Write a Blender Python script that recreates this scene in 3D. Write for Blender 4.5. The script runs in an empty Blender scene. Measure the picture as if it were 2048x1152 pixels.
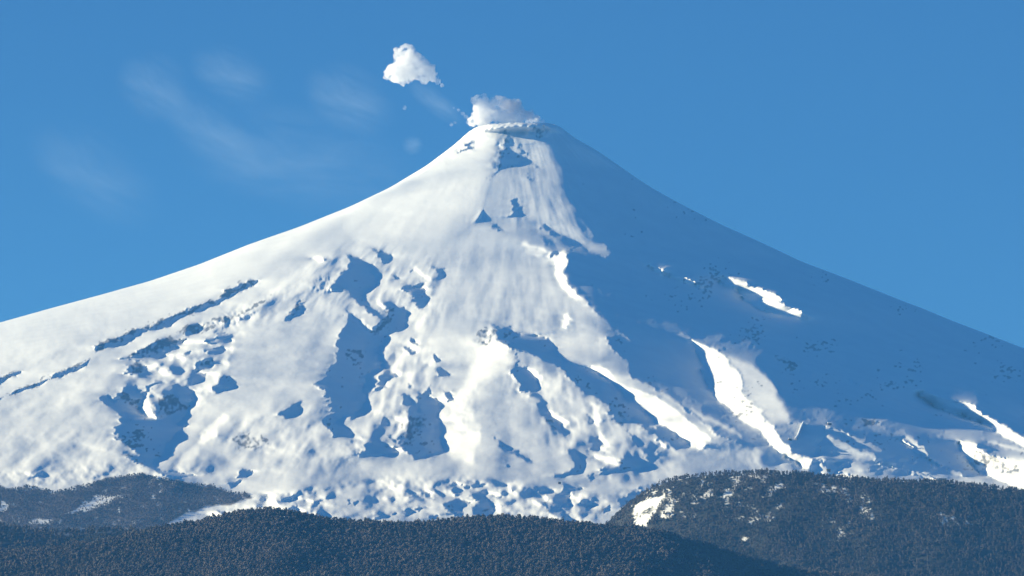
import bpy, math, random
import numpy as np
EXPOSURE=1.1; SUN_POWER=5.; SUN_COLOR=(1,.87,.56)
SKY_STRENGTH=.0440; SKY_TINT=(.31,.73,1.18); SKY_ALT=300; SKY_AIR=1.; SKY_DUST=.3; SKY_OZONE=3.
HAZE_DENSITY=2.7e-5; HAZE_COLOR=(.10,.41,.98)
# ---------- camera, sky, sun, exposure ----------
scene=bpy.context.scene
TILT_DEG=7.18; SUN_ELEV=15.5; SUN_TOWARD=1.0; ZCAM=300.0
cam_d=bpy.data.cameras.new('camera'); cam=bpy.data.objects.new('camera',cam_d); scene.collection.objects.link(cam)
cam.location=(0,0,ZCAM); cam.rotation_euler=(math.radians(90+TILT_DEG),0,0)
cam_d.sensor_width=36; cam_d.lens=36*10000/2048; cam_d.clip_start=5; cam_d.clip_end=400000
scene.camera=cam
world=bpy.data.worlds.new('World'); scene.world=world; world.use_nodes=True
nt=world.node_tree; nt.nodes.clear()
_o=nt.nodes.new('ShaderNodeOutputWorld'); _b=nt.nodes.new('ShaderNodeBackground'); _s=nt.nodes.new('ShaderNodeTexSky')
_s.sky_type='NISHITA'; _s.sun_disc=False; _s.sun_elevation=math.radians(SUN_ELEV); _s.sun_rotation=math.radians(-90-SUN_TOWARD)
_s.altitude=SKY_ALT; _s.air_density=SKY_AIR; _s.dust_density=SKY_DUST; _s.ozone_density=SKY_OZONE
_m=nt.nodes.new('ShaderNodeMix'); _m.data_type='RGBA'; _m.blend_type='MULTIPLY'; _m.inputs[0].default_value=1
_m.inputs[7].default_value=SKY_TINT+(1,)
nt.links.new(_s.outputs[0],_m.inputs[6]); nt.links.new(_m.outputs[2],_b.inputs[0]); _b.inputs[1].default_value=SKY_STRENGTH
nt.links.new(_b.outputs[0],_o.inputs[0])
sun_d=bpy.data.lights.new('sun','SUN'); sun_d.energy=SUN_POWER; sun_d.angle=math.radians(.5); sun_d.color=SUN_COLOR
sun=bpy.data.objects.new('sun',sun_d); scene.collection.objects.link(sun)
_e,_a=math.radians(SUN_ELEV),math.radians(SUN_TOWARD)
from mathutils import Vector
sun.rotation_euler=Vector((-math.cos(_e)*math.cos(_a),-math.cos(_e)*math.sin(_a),math.sin(_e))).to_track_quat('Z','Y').to_euler()
sun.location=(-4000,12000,5000)
vs=scene.view_settings; vs.view_transform='Standard'; vs.look='None'; vs.gamma=1; vs.use_curve_mapping=False; vs.exposure=EXPOSURE
scene.cycles.max_bounces=30; scene.cycles.volume_bounces=24; scene.cycles.diffuse_bounces=1; scene.cycles.transparent_max_bounces=32
scene.cycles.use_denoising=True; scene.cycles.volume_max_steps=256
# ---- survey of the relief: outlines noted as bearings (tenths of a milliradian) from the viewpoint ----
LEFT_SKY=[(-260,700),(-100,668),(0,645),(100,617),(200,590),(300,562),(400,528),(500,488),(600,453),(700,413),(780,375),(850,333),(900,296),(945,258),(965,249)]
RIGHT_SKY=[(1090,246),(1113,249),(1150,276),(1200,305),(1250,340),(1300,374),(1350,402),(1400,428),(1450,453),(1500,475),(1550,498),(1600,522),(1700,560),(1800,600),(1850,619),(1900,640),(1950,659),(2048,697),(2200,752),(2400,822)]
# dark: slopes turned from the sun; (edge softness, points)
DARK=[
(1,[(686,503),(718,516),(744,531),(734,545),(750,569),(730,582),(715,592),(730,606),(748,622),(762,637),(750,634),(722,614),(710,600),(697,583),(666,585),(662,577),(675,555),(692,541),(702,526),(697,512)]),
(1,[(734,493),(767,504),(787,517),(780,524),(772,523),(759,508)]),
(1,[(861,533),(884,540),(891,551),(887,557),(880,557),(873,543)]),
(1,[(785,549),(797,554),(790,557)]),(1,[(820,539),(832,542),(829,547)]),
(1,[(804,575),(818,569),(837,575),(851,588),(855,602),(849,618),(831,617),(829,604),(816,586)]),
(1,[(841,563),(849,569),(843,574),(832,573)]),
(1,[(688,620),(702,628),(717,641),(741,661),(748,660),(760,640),(771,627),(767,612),(767,604),(791,612),(812,625),(816,635),(812,647),(806,657),(775,671),(759,697),(755,710),(754,726),(756,736),(744,738),(728,751),(727,767),(722,783),(732,800),(722,818),(679,839),(665,847),(685,853),(705,862),(712,873),(704,875),(690,872),(672,876),(663,868),(655,855),(645,840),(668,827),(660,812),(653,786),(640,772),(625,767),(651,755),(662,734),(674,722),(672,708),(677,700),(672,683),(680,669),(688,652),(697,640),(690,628)]),
(1,[(767,741),(794,747),(771,765),(767,773),(755,779),(744,784),(750,769),(753,755)]),
(1,[(820,765),(829,771),(826,777),(818,777)]),
(1,[(802,788),(814,788),(822,802),(812,810),(806,802)]),
(1,[(853,769),(860,777),(859,788),(847,788),(846,777)]),
(1,[(837,788),(853,789),(871,808),(881,820),(875,831),(874,845),(878,859),(883,865),(879,887),(877,902),(849,910),(847,918),(830,920),(818,908),(795,893),(800,869),(812,865),(812,830),(818,823),(828,827),(841,821),(837,806)]),
(1.5,[(869,736),(882,734),(893,749),(888,753),(873,751)]),(1.5,[(865,708),(876,710),(885,721),(875,724),(871,718)]),
(1.5,[(822,673),(837,687),(832,692),(824,685)]),(1.5,[(812,692),(826,698),(831,707),(824,711),(816,702)]),
(1,[(886,782),(902,790),(904,802),(894,806),(888,794)]),(1,[(765,835),(777,837),(769,851),(762,849)]),
(1,[(714,827),(734,821),(708,837),(693,841)]),
(1,[(728,884),(755,888),(791,898),(795,904),(787,914),(767,910),(748,912),(718,914),(714,904),(726,902)]),
(1,[(775,865),(787,877),(798,889),(785,883),(777,871)]),
(1,[(981,647),(995,658),(1028,666),(1057,670),(1087,674),(1098,682),(1110,697),(1090,704),(1116,715),(1102,718),(1126,727),(1165,735),(1194,746),(1217,762),(1239,780),(1249,793),(1243,803),(1262,813),(1280,823),(1302,838),(1307,851),(1280,839),(1239,833),(1247,847),(1237,851),(1221,827),(1210,812),(1204,800),(1202,797),(1174,787),(1149,766),(1133,748),(1106,729),(1067,711),(1044,703),(1012,694),(993,680),(992,666)]),
(1,[(1028,733),(1044,737),(1059,744),(1075,762),(1080,774),(1071,782),(1047,784),(1036,762),(1028,745)]),
(1,[(1026,706),(1031,714),(1031,733),(1026,733)]),
(4,[(1071,783),(1087,799),(1104,824),(1106,833),(1130,858),(1134,866),(1141,884),(1116,862),(1090,843),(1080,825),(1078,800),(1059,789)]),
(2,[(1137,901),(1151,907),(1169,925),(1155,944),(1126,958),(1102,956),(1102,950),(1126,950),(1137,938),(1151,927),(1145,913)]),
(1,[(1241,907),(1297,929),(1254,942),(1194,950),(1208,935),(1233,935),(1235,923),(1247,917)]),
(1,[(1243,856),(1262,866),(1278,886),(1311,907),(1309,919),(1297,929),(1280,896),(1268,882),(1254,864)]),
(1,[(1260,843),(1292,851),(1311,860),(1310,852),(1338,854),(1353,865),(1361,877),(1375,885),(1359,895),(1351,899),(1342,887),(1331,880),(1317,884),(1307,868)]),
(1,[(1315,900),(1329,907),(1327,913),(1317,911)]),
(1,[(1176,946),(1190,952),(1180,962)]),
(1,[(1126,968),(1145,970),(1161,978),(1141,983),(1135,1005),(1116,1017),(1130,1030),(1150,1045),(1120,1040),(1098,1025),(1087,1013),(1067,1001),(1094,1003),(1098,987),(1126,987)]),
(1.5,[(1171,825),(1186,839),(1190,856),(1180,845)]),(1.5,[(1186,868),(1200,888),(1204,907),(1190,896),(1184,878)]),
(1,[(1027,397),(1037,412),(1035,430),(1021,432),(1025,414)]),
(1,[(981,445),(999,456),(1014,463),(993,463),(985,453)]),
# the shaded east flank
(2,[(1089,247),(1099,250),(1105,262),(1111,281),(1125,301),(1128,320),(1137,332),(1134,346),(1142,365),(1143,391),(1160,412),(1173,441),(1194,456),(1212,476),(1208,488),(1217,503),(1213,518),(1169,496),(1135,478),(1106,462),(1075,449),(1098,465),(1120,484),(1083,474),(1090,488),(1087,501),(1112,508),(1124,501),(1135,515),(1133,533),(1124,539),(1126,550),(1145,576),(1171,599),(1190,620),(1192,625),(1223,649),(1243,662),(1270,684),(1239,670),(1212,674),(1225,696),(1254,725),(1262,752),(1290,765),(1320,785),(1350,803),(1379,822),(1406,845),(1430,868),(1475,884),(1523,893),(1555,905),(1589,927),(1612,937),(1650,849),(1659,853),(1690,864),(1726,874),(1772,901),(1823,917),(1894,937),(1950,950),(2048,972),(2300,1060),(2500,900),(2500,500),(1400,200),(1089,200)]),
(2,[(1608,847),(1657,858),(1706,882),(1745,901),(1784,917),(1860,938),(1780,921),(1740,905),(1687,884),(1628,862)]),
# western cliffs
(.8,[(184,706),(190,692),(224,676),(234,676),(254,666),(273,657),(302,652),(332,637),(361,625),(377,615),(400,608),(434,601),(455,579),(475,575),(498,559),(515,562),(506,571),(467,590),(442,604),(399,621),(357,635),(332,654),(293,662),(273,668),(260,684),(248,690),(215,696),(189,703)]),
(.8,[(95,758),(121,743),(152,729),(185,716),(168,729),(137,746),(113,756)]),
(.8,[(13,792),(39,776),(57,773),(66,764),(94,757),(86,766),(60,777),(29,788)]),
(.8,[(-60,790),(0,756),(35,742),(37,746),(12,760),(-60,800)]),
(.8,[(-60,820),(8,792),(-60,832)]),
(1,[(246,718),(258,715),(279,699),(302,685),(328,677),(346,681),(367,678),(373,681),(344,697),(322,713),(305,720),(273,723),(258,719)]),
(1,[(371,660),(380,651),(395,649),(406,654),(400,662),(375,674),(370,668)]),
(1,[(248,749),(254,731),(269,725),(289,733),(279,749)]),
(1,[(432,665),(451,665),(457,673),(455,687),(418,687),(406,679),(428,673)]),
(1,[(412,698),(440,694),(447,704),(436,709),(414,707)]),
(1,[(392,726),(405,715),(422,718),(426,728),(416,738),(389,741)]),
(1,[(381,749),(389,742),(417,748),(408,761),(385,766)]),
(1,[(338,733),(371,746),(361,749),(340,747)]),(1,[(365,706),(387,702),(373,712)]),
(1,[(197,796),(215,790),(221,809),(228,801),(232,786),(252,768),(269,768),(277,778),(277,791),(293,774),(312,760),(332,766),(305,772),(289,788),(277,817),(273,824),(312,840),(306,825),(320,809),(328,794),(344,784),(346,768),(359,766),(385,784),(386,798),(371,827),(361,840),(344,848),(369,854),(355,862),(344,876),(332,889),(336,903),(312,919),(300,928),(325,942),(393,953),(350,958),(310,943),(285,930),(236,906),(281,911),(262,897),(240,880),(224,862),(240,848),(242,835),(230,817),(205,809)]),
(3,[(424,767),(444,751),(461,753),(471,765),(467,775),(438,788),(424,780)]),
(4,[(578,812),(606,798),(598,827),(574,839),(555,827)]),
(1,[(563,643),(582,621),(598,600),(608,612),(594,631),(569,645)]),
(.8,[(651,518),(656,512),(660,511),(657,517),(653,520)]),
(1,[(451,966),(486,957),(459,980)]),(1,[(486,939),(508,943),(494,955),(472,955)]),
# summit ribs
(1,[(1019,264),(1039,272),(1021,273)]),
(1,[(1015,274),(1025,281),(1017,291),(1021,303),(1050,317),(1027,325),(1033,332),(998,340),(972,364),(986,350),(1000,330),(1000,309),(1007,293)]),
(.8,[(1057,250),(1066,251),(1065,259),(1058,259)]),
(.8,[(1062,322),(1070,328),(1077,339),(1066,334)]),(.8,[(1050,342),(1056,351),(1066,365),(1056,356)]),(.8,[(1033,287),(1048,303),(1050,311),(1040,301)]),
(1.5,[(981,870),(1005,889),(1040,910),(1071,928),(1050,922),(1018,905),(1000,894)]),
(.8,[(937,282),(945,284),(943,292),(936,299),(920,306),(935,291)]),
(1,[(1011,930),(1018,933),(1016,936)]),
(1,[(1005,655),(1014,656),(1022,654),(1010,659)]),
# hollows of the lava field
(1,[(814,980),(830,986),(843,1002),(820,996)]),(1,[(845,980),(859,990),(863,1004),(849,996)]),
(1,[(892,961),(918,976),(921,994),(910,994),(906,976)]),(1,[(919,965),(949,980),(930,978)]),(1,[(943,965),(966,967),(953,973)]),
(1,[(939,982),(970,984),(972,996),(986,1012),(978,1037),(951,1037),(945,1012),(953,998)]),
(1,[(886,1006),(910,998),(935,1004),(931,1013),(919,1023),(933,1037),(915,1035),(894,1019)]),
(1,[(869,980),(880,984),(886,994),(875,990)]),(1,[(833,1013),(849,1015),(835,1025)]),(1,[(812,1015),(819,1014),(820,1035),(810,1031)]),
(1,[(853,1031),(874,1031),(865,1040)]),(1,[(752,1035),(770,1030),(765,1038)]),(1,[(778,1028),(790,1026),(788,1034)]),
(1,[(617,1020),(628,998),(636,1000),(632,1015)]),(1,[(584,1014),(596,1006),(590,1018)]),(1,[(562,1000),(585,992),(600,990),(575,1004)]),
(1,[(436,1022),(455,1022),(445,1032)]),(1,[(515,1002),(560,993),(530,1000)]),(1,[(739,992),(748,1000),(742,1008)]),(1,[(695,1000),(702,998),(698,1012)]),(1,[(708,1004),(716,1000),(714,1014)]),
(1,[(1000,1010),(1010,1008),(1003,1016)]),(1,[(1200,1020),(1215,1012),(1210,1030)]),(1,[(1240,1000),(1265,985),(1290,985),(1270,1010),(1250,1030)]),(1,[(1165,1018),(1180,1010),(1172,1024)]),
(1,[(1020,975),(1034,978),(1025,984)]),(1,[(985,990),(1005,994),(992,1000)]),(1,[(1275,975),(1300,968),(1320,972),(1290,986)]),
]
# bright: slopes turned to the sun; (softness, irradiance, points)
LIT=[
(1,.75,[(1303,527),(1320,539),(1318,548),(1309,543)]),
(1.5,.6,[(1325,549),(1347,549),(1375,551),(1398,570),(1410,579),(1396,576),(1357,562)]),
(1,.7,[(1426,541),(1461,556),(1484,560),(1504,572),(1543,586),(1562,597),(1555,603),(1592,617),(1625,635),(1582,635),(1533,625),(1482,599),(1484,593),(1476,578),(1459,576),(1434,565),(1451,559)]),
(1,.8,[(1834,786),(1853,784),(1867,790),(1892,793),(1941,811),(1970,831),(2009,852),(2039,872),(2120,925),(2120,945),(2039,889),(2009,876),(1990,864),(1980,854),(1941,837),(1931,831),(1898,821),(1867,813),(1853,801),(1838,794)]),
(1,.75,[(1915,882),(1945,883),(1951,893),(1980,915),(2019,915),(2048,921),(2120,945),(2120,1010),(2048,978),(2000,964),(1950,942),(1929,911),(1923,901)]),
(1.5,.5,[(1962,884),(1990,884),(2048,897),(2100,925),(2040,905)]),
(1,.75,[(1800,881),(1806,880),(1815,890),(1840,905),(1873,925),(1895,937),(1860,923),(1833,907),(1810,891)]),
(2,.4,[(1806,878),(1814,873),(1829,880),(1843,893),(1863,915),(1840,903),(1818,886)]),
(1.5,.5,[(1683,757),(1706,762),(1728,775),(1712,770)]),(2,.3,[(1592,738),(1625,745),(1625,752),(1600,748)]),
(2,.35,[(1377,815),(1435,846),(1465,860),(1487,875),(1455,864),(1410,842),(1394,828)]),
(2,.4,[(1289,772),(1306,783),(1367,807),(1330,797)]),
(1,.7,[(1381,680),(1402,688),(1433,699),(1455,715),(1478,750),(1490,790),(1520,822),(1540,850),(1562,880),(1582,895),(1583,908),(1555,905),(1535,885),(1525,873),(1517,860),(1484,842),(1455,815),(1424,791),(1414,768),(1398,719),(1390,703),(1394,696)]),
(4,.38,[(1433,699),(1475,715),(1504,731),(1539,758),(1562,800),(1578,840),(1540,845),(1490,790),(1478,750),(1455,715)]),
(1,.65,[(1174,731),(1200,731),(1217,740),(1227,756),(1249,772),(1301,787),(1350,817),(1394,856),(1416,877),(1412,890),(1395,902),(1375,885),(1361,877),(1353,865),(1338,854),(1310,848),(1282,807),(1254,795),(1239,780),(1217,762),(1194,746)]),
(3,.6,[(851,575),(858,585),(862,602),(856,622),(842,645),(832,668),(828,660),(836,645),(850,620),(856,602)]),
(3,.55,[(905,800),(925,790),(943,810),(948,835),(965,855),(958,880),(950,905),(942,925),(925,925),(890,905),(878,895),(884,866),(880,845),(882,822)]),
(5,.62,[(975,655),(990,680),(1010,695),(1020,720),(1010,740),(990,745),(960,760),(935,785),(915,790),(945,730),(958,700)]),
(2,.8,[(1119,503),(1125,502),(1135,515),(1133,533),(1124,540),(1128,555),(1145,577),(1165,597),(1150,600),(1125,575),(1108,545),(1104,512)]),
(1,.8,[(1052,735),(1067,738),(1079,752),(1085,768),(1081,774),(1077,760),(1067,746)]),
(1.5,.75,[(1128,626),(1136,630),(1141,640),(1137,655),(1128,656),(1125,640)]),
(1.5,.75,[(1090,806),(1112,829),(1134,843),(1132,858),(1116,847),(1102,829)]),
(2,.7,[(1186,804),(1200,812),(1198,849),(1210,882),(1212,907),(1204,903),(1194,868),(1188,835)]),
(3,.62,[(475,672),(462,690),(452,715),(440,735),(418,760),(398,782),(388,800),(370,835),(350,850),(365,852),(385,832),(400,805),(430,768),(452,738),(462,702)]),
(1.5,.75,[(289,788),(300,784),(298,800),(305,825),(312,840),(290,832),(274,824),(280,805)]),
(1.5,.7,[(430,855),(438,860),(433,872),(405,888),(395,885),(415,860)]),(2,.65,[(445,828),(454,838),(440,850),(420,860),(400,868),(420,848)]),
(1.5,.72,[(1557,900),(1583,908),(1600,912),(1628,915),(1660,938),(1700,950),(1755,962),(1700,962),(1640,950),(1600,935),(1568,915)]),
(1.5,.6,[(1750,925),(1780,930),(1830,945),(1880,960),(1870,964),(1800,942)]),
(2,.6,[(717,641),(741,661),(735,650),(726,636)]),(2,.65,[(750,600),(765,625),(768,618),(760,600)]),
(2,.65,[(820,528),(845,540),(862,555),(868,562),(855,562),(838,545)]),
(1.5,.7,[(710,866),(716,872),(718,880),(712,878)]),
(2,.7,[(800,822),(812,820),(812,832),(800,862),(796,876),(785,870),(795,845)]),
(3,.6,[(370,905),(395,890),(400,900),(385,930),(365,945),(350,935),(355,915)]),
(2,.75,[(640,522),(618,518),(640,510),(650,514)]),
(4,.5,[(1040,480),(1100,505),(1110,525),(1060,505)]),
(2,.55,[(868,722),(878,728),(870,738),(856,732)]),(2,.6,[(1180,905),(1235,915),(1233,932),(1205,930)]),(2,.6,[(1318,882),(1332,886),(1330,900),(1316,895)]),
(2,.55,[(775,735),(792,728),(800,742),(795,750),(780,745)]),
]
# weak slopes: (softness, irradiance, points)
DIM=[
(3,.34,[(1000,240),(1095,240),(1100,262),(1040,268),(1000,262)]),
(24,.47,[(950,258),(1008,262),(992,340),(945,420),(860,480),(720,480),(700,430),(800,372),(880,315)]),
(2.5,.27,[(1550,850),(1605,850),(1655,853),(1690,866),(1726,876),(1772,903),(1823,919),(1894,939),(1950,952),(2048,974),(2048,1000),(1700,985),(1612,940),(1590,925)]),
(4,.24,[(1425,885),(1475,887),(1523,895),(1600,935),(1660,960),(1500,950),(1400,950),(1380,920)]),
(14,.27,[(1010,265),(1090,270),(1130,400),(1190,490),(1110,500),(1115,560),(1180,640),(1190,730),(1100,690),(1040,650),(960,640),(880,620),(870,560),(930,500),(975,440),(985,370)]),
(12,.27,[(420,700),(470,660),(560,640),(660,630),(660,760),(560,790),(470,800),(440,770)]),
(12,.27,[(960,780),(1020,740),(1060,860),(1120,930),(1080,950),(980,930),(965,870)]),
(9,.23,[(1075,330),(1130,335),(1145,400),(1200,460),(1150,450),(1110,430),(1070,380)]),
(6,.14,[(1000,458),(1040,455),(1095,475),(1088,500),(1050,490),(1015,472)]),
(2,.10,[(1126,497),(1140,499),(1165,511),(1150,509)]),
(10,.2,[(1040,800),(1070,800),(1080,840),(1060,850),(1045,830)]),
(10,.18,[(140,850),(200,840),(240,870),(250,900),(200,890)]),
(8,.2,[(1590,890),(1700,905),(1860,945),(1900,958),(1700,935),(1600,912)]),
(5,.2,[(640,460+110),(680,600),(700,620),(680,615),(650,600)]),
(4,.12,[(1105,632),(1122,636),(1127,655),(1118,652)]),
(5,.2,[(1190,650),(1215,672),(1230,700),(1255,735),(1230,720),(1205,690)]),
(7,.18,[(620,768),(645,780),(655,810),(640,812),(620,800),(610,785)]),
(8,.2,[(560,660),(600,655),(640,665),(660,700),(620,690),(580,690)]),
(3,.12,[(0,829),(78,780),(86,778),(80,788),(0,835)]),
(5,.2,[(480,890),(520,895),(555,905),(520,912),(480,905)]),
(4,.15,[(920,800),(950,780),(975,752),(978,756),(950,786),(925,805)]),
(8,.22,[(700,830),(740,850),(790,880),(760,885),(720,865)]),
(8,.26,[(700,915),(800,925),(900,935),(1000,950),(900,950),(780,940)]),
]
MAIN=max(range(len(DARK)),key=lambda i:max(p[0] for p in DARK[i][1]))
BRIGHT_SIDE=[(300,580),(700,420),(940,270),(1000,270),(985,370),(960,440),(880,500),(760,495),(640,500),(500,540),(300,640)]
GULLY=[
(.9,[(230,760),(330,680),(480,590),(640,500),(760,490),(880,530),(900,620),(840,680),(760,640),(640,640),(560,640),(470,680),(430,780),(370,860),(280,860)]),
(1.,[(700,640),(850,680),(900,800),(890,920),(800,910),(700,880),(680,800)]),
(.8,[(1010,720),(1130,740),(1260,800),(1400,890),(1330,960),(1180,960),(1100,900),(1040,800)]),
(.7,[(450,830),(640,800),(680,860),(720,950),(560,960),(430,930)]),
(.6,[(0,860),(200,850),(330,900),(480,950),(430,985),(180,965),(0,965)]),
(.3,[(500,960),(760,930),(1000,960),(1300,960),(1300,1000),(1000,985),(700,965)]),
(.35,[(0,700),(300,650),(420,640),(300,720),(200,840),(0,850)]),
(.3,[(900,500),(1110,520),(1180,650),(1100,700),(900,660)]),
(.4,[(1480,890),(1650,880),(1900,950),(1700,980),(1400,940)]),
(.35,[(1010,280),(1090,290),(1150,400),(1190,480),(1000,460)]),
]
ROUGH=[ # broken ground: (strength, feature size, points)
(1.0,4.5,[(400,1030),(480,1000),(560,985),(640,975),(720,962),(800,955),(900,952),(1000,965),(1090,978),(1200,985),(1280,975),(1330,962),(1340,1000),(1290,1070),(900,1075),(350,1075)]),
(.8,4.5,[(350,668),(420,640),(500,610),(560,580),(620,560),(655,555),(665,580),(600,600),(540,630),(470,650),(400,685)]),
(.7,5.5,[(250,725),(330,700),(420,660),(480,660),(460,720),(420,790),(330,850),(240,810)]),
(1.4,2.8,[(1000,262),(1020,258),(1026,275),(1008,300),(1003,330),(990,345),(975,360),(990,320),(1000,300)]),
(1.1,2.6,[(1045,244),(1095,248),(1110,285),(1095,280),(1060,275),(1040,262)]),
(1.3,2.5,[(900,316),(930,292),(945,283),(945,290),(925,308),(885,330)]),
(.9,2.0,[(953,665),(978,655),(990,670),(985,695),(965,695),(952,685)]),
(.5,3.0,[(812,830),(870,810),(878,860),(870,905),(800,890)]),
(.6,2.6,[(460,870),(510,868),(545,880),(560,900),(500,905),(465,895)]),
(.4,2.4,[(640,500),(700,510),(700,540),(665,580),(640,570),(670,530)]),
(.5,3.4,[(880,800),(940,800),(930,850),(950,860),(900,868)]),
(.6,2.6,[(1945,895),(2040,925),(2040,965),(1960,930)]),
(.7,3.0,[(690,885),(735,878),(740,905),(700,915)]),
(.4,3.0,[(0,940),(200,925),(330,935),(400,960),(330,985),(0,975)]),
(.5,2.6,[(240,790),(280,790),(280,812),(240,806)]),
]
ROCK=[ # bare grey lava: (amount, points)
(1,[(184,706),(190,692),(224,676),(254,666),(273,657),(302,652),(332,637),(361,625),(400,608),(434,601),(455,579),(475,575),(498,559),(512,560),(495,572),(455,594),(430,606),(385,622),(350,634),(325,650),(285,658),(255,672),(215,692)]),
(.9,[(95,758),(121,743),(152,729),(185,716),(168,727),(130,744)]),(.9,[(13,792),(39,776),(57,773),(94,757),(60,775)]),(.9,[(-60,790),(0,756),(35,742),(37,745),(0,761)]),
(.9,[(260,712),(279,699),(302,685),(328,677),(346,681),(367,678),(344,692),(318,706),(280,715)]),
(.8,[(254,731),(269,725),(289,733),(279,745),(252,746)]),(.7,[(371,660),(380,651),(395,649),(400,655),(380,668)]),
(1,[(232,790),(245,782),(262,798),(277,800),(276,808),(255,805),(236,800)]),(.9,[(318,815),(330,790),(345,785),(360,800),(372,812),(350,822),(335,835),(322,830)]),
(.8,[(392,726),(405,715),(420,720),(410,730)]),(.6,[(563,643),(582,621),(598,600),(608,612),(594,631)]),
(.6,[(350,660),(420,642),(500,612),(545,592),(545,600),(470,635),(400,668)]),
(.5,[(953,665),(978,655),(988,672),(980,690),(965,693),(953,683)]),
(.9,[(745,660),(760,648),(775,630),(782,632),(775,645),(755,662),(745,667)]),
(.5,[(1003,265),(1020,260),(1012,290),(1003,325),(985,350),(1000,310)]),(.5,[(1050,252),(1090,250),(1105,275),(1080,270)]),
(.5,[(905,312),(935,292),(943,292),(920,308)]),
(.7,[(800,870),(820,830),(860,835),(850,850),(815,880)]),(.6,[(450,875),(500,868),(535,885),(500,895),(470,893)]),
(1,[(1722,845),(1738,842),(1752,845),(1757,855),(1748,850),(1735,850),(1724,852)]),(1,[(1780,864),(1790,866),(1800,873),(1792,873)]),(.9,[(1838,873),(1846,872),(1846,874),(1838,875)]),(.8,[(1695,841),(1701,846),(1699,850)]),
(.8,[(1826,911),(1832,914),(1831,918)]),(.7,[(1608,684),(1620,686),(1618,690),(1606,688)]),
(.9,[(1550,707),(1560,713),(1578,722),(1590,732),(1580,728),(1560,718)]),(.8,[(1570,738),(1585,730),(1600,736),(1585,742)]),(.8,[(1730,783),(1745,788),(1758,797),(1745,796)]),
(.4,[(1940,895),(2040,930),(2040,960),(1960,930)]),
]
K=1e-4; TILT=math.radians(7.18); DC=16000.0; ZC=300.0
CT,ST=math.cos(TILT),math.sin(TILT); B0=math.tan(TILT)
SUN_E,SUN_A=math.radians(15.5),math.radians(1)
SUN=np.array([-math.cos(SUN_E)*math.cos(SUN_A),-math.cos(SUN_E)*math.sin(SUN_A),math.sin(SUN_E)])
def brg(px,py):
    """photo bearing -> level bearing (tangents x/y and z/y, in 1e-4, z about the tilt)"""
    xn=(np.asarray(px,float)-1024)*K; yn=(576-np.asarray(py,float))*K
    dy=CT-yn*ST; return xn/dy/K+1024, 576-((ST+yn*CT)/dy-B0)/K
def tang(U,V): return (U-1024)*K, B0-(V-576)*K
def pts(P):
    P=np.array(P,float); u,v=brg(P[:,0],P[:,1]); return np.stack([u,v],1)
def gauss(a,s,sy=None):
    sy=s if sy is None else sy
    for ax,q in ((1,s),(0,sy)):
        if q<=.05: continue
        if q>6:   # repeated boxes
            n=max(1,int(round(q*math.sqrt(12/3.)/2)))
            for _ in range(3):
                p=[(0,0),(0,0)]; p[ax]=(n+1,n); c=np.cumsum(np.pad(a,p,mode='edge'),axis=ax)
                L=a.shape[ax]; w=2*n+1
                a=(np.take(c,range(w,w+L),axis=ax)-np.take(c,range(0,L),axis=ax))/w
            continue
        r=int(3*q+1); k=np.exp(-.5*(np.arange(-r,r+1)/q)**2); k/=k.sum()
        p=[(0,0),(0,0)]; p[ax]=(r,r); b=np.pad(a,p,mode='edge'); o=np.zeros_like(a); L=a.shape[ax]
        for i,w in enumerate(k): o+=w*(b[:,i:i+L] if ax==1 else b[i:i+L])
        a=o
    return a
RNG=np.random.default_rng(7)
def noise(shape,sx,sy=None):
    """smooth random field, unit variance"""
    sy=sx if sy is None else sy
    fx=max(1,int(sx/2)); fy=max(1,int(sy/2))
    h,w=shape[0]//fy+8,shape[1]//fx+8
    n=gauss(RNG.standard_normal((h,w)),max(sx/fx,.6),max(sy/fy,.6)); n/=n.std()
    if fx==1 and fy==1: return n[:shape[0],:shape[1]]
    yy=np.arange(shape[0])/fy+2; xx=np.arange(shape[1])/fx+2
    return bil(n,xx[None,:]+0*yy[:,None],yy[:,None]+0*xx[None,:])
def bil(A,x,y):
    x=np.clip(x,0,A.shape[1]-1.001); y=np.clip(y,0,A.shape[0]-1.001)
    i=x.astype(int); j=y.astype(int); fx=x-i; fy=y-j
    return (A[j,i]*(1-fx)+A[j,i+1]*fx)*(1-fy)+(A[j+1,i]*(1-fx)+A[j+1,i+1]*fx)*fy
DU=1.5; U0,U1,V0,V1=-160,2260,236,1110
UU=np.arange(U0,U1,DU); VV=np.arange(V0,V1,DU); NU,NV=len(UU),len(VV)
def fill(P,warp=None):
    """even-odd polygon on the survey grid, optionally with a warped outline"""
    P=pts(P); x0,y0=P.min(0)-12; x1,y1=P.max(0)+12
    i0,i1=np.clip(((np.array([x0,x1])-U0)/DU).astype(int),0,NU-1); j0,j1=np.clip(((np.array([y0,y1])-V0)/DU).astype(int),0,NV-1)
    M=np.zeros((NV,NU),np.float32)
    if i1<=i0 or j1<=j0: return M
    X,Y=np.meshgrid(UU[i0:i1],VV[j0:j1])
    if warp is not None: X=X+warp[0][j0:j1,i0:i1]; Y=Y+warp[1][j0:j1,i0:i1]
    ins=np.zeros(X.shape,bool); n=len(P)
    for a in range(n):
        (xa,ya),(xb,yb)=P[a],P[(a+1)%n]
        if ya==yb: continue
        c=((ya>Y)!=(yb>Y))&(X<(xb-xa)*(Y-ya)/(yb-ya)+xa); ins^=c
    M[j0:j1,i0:i1]=ins; return M
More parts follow.
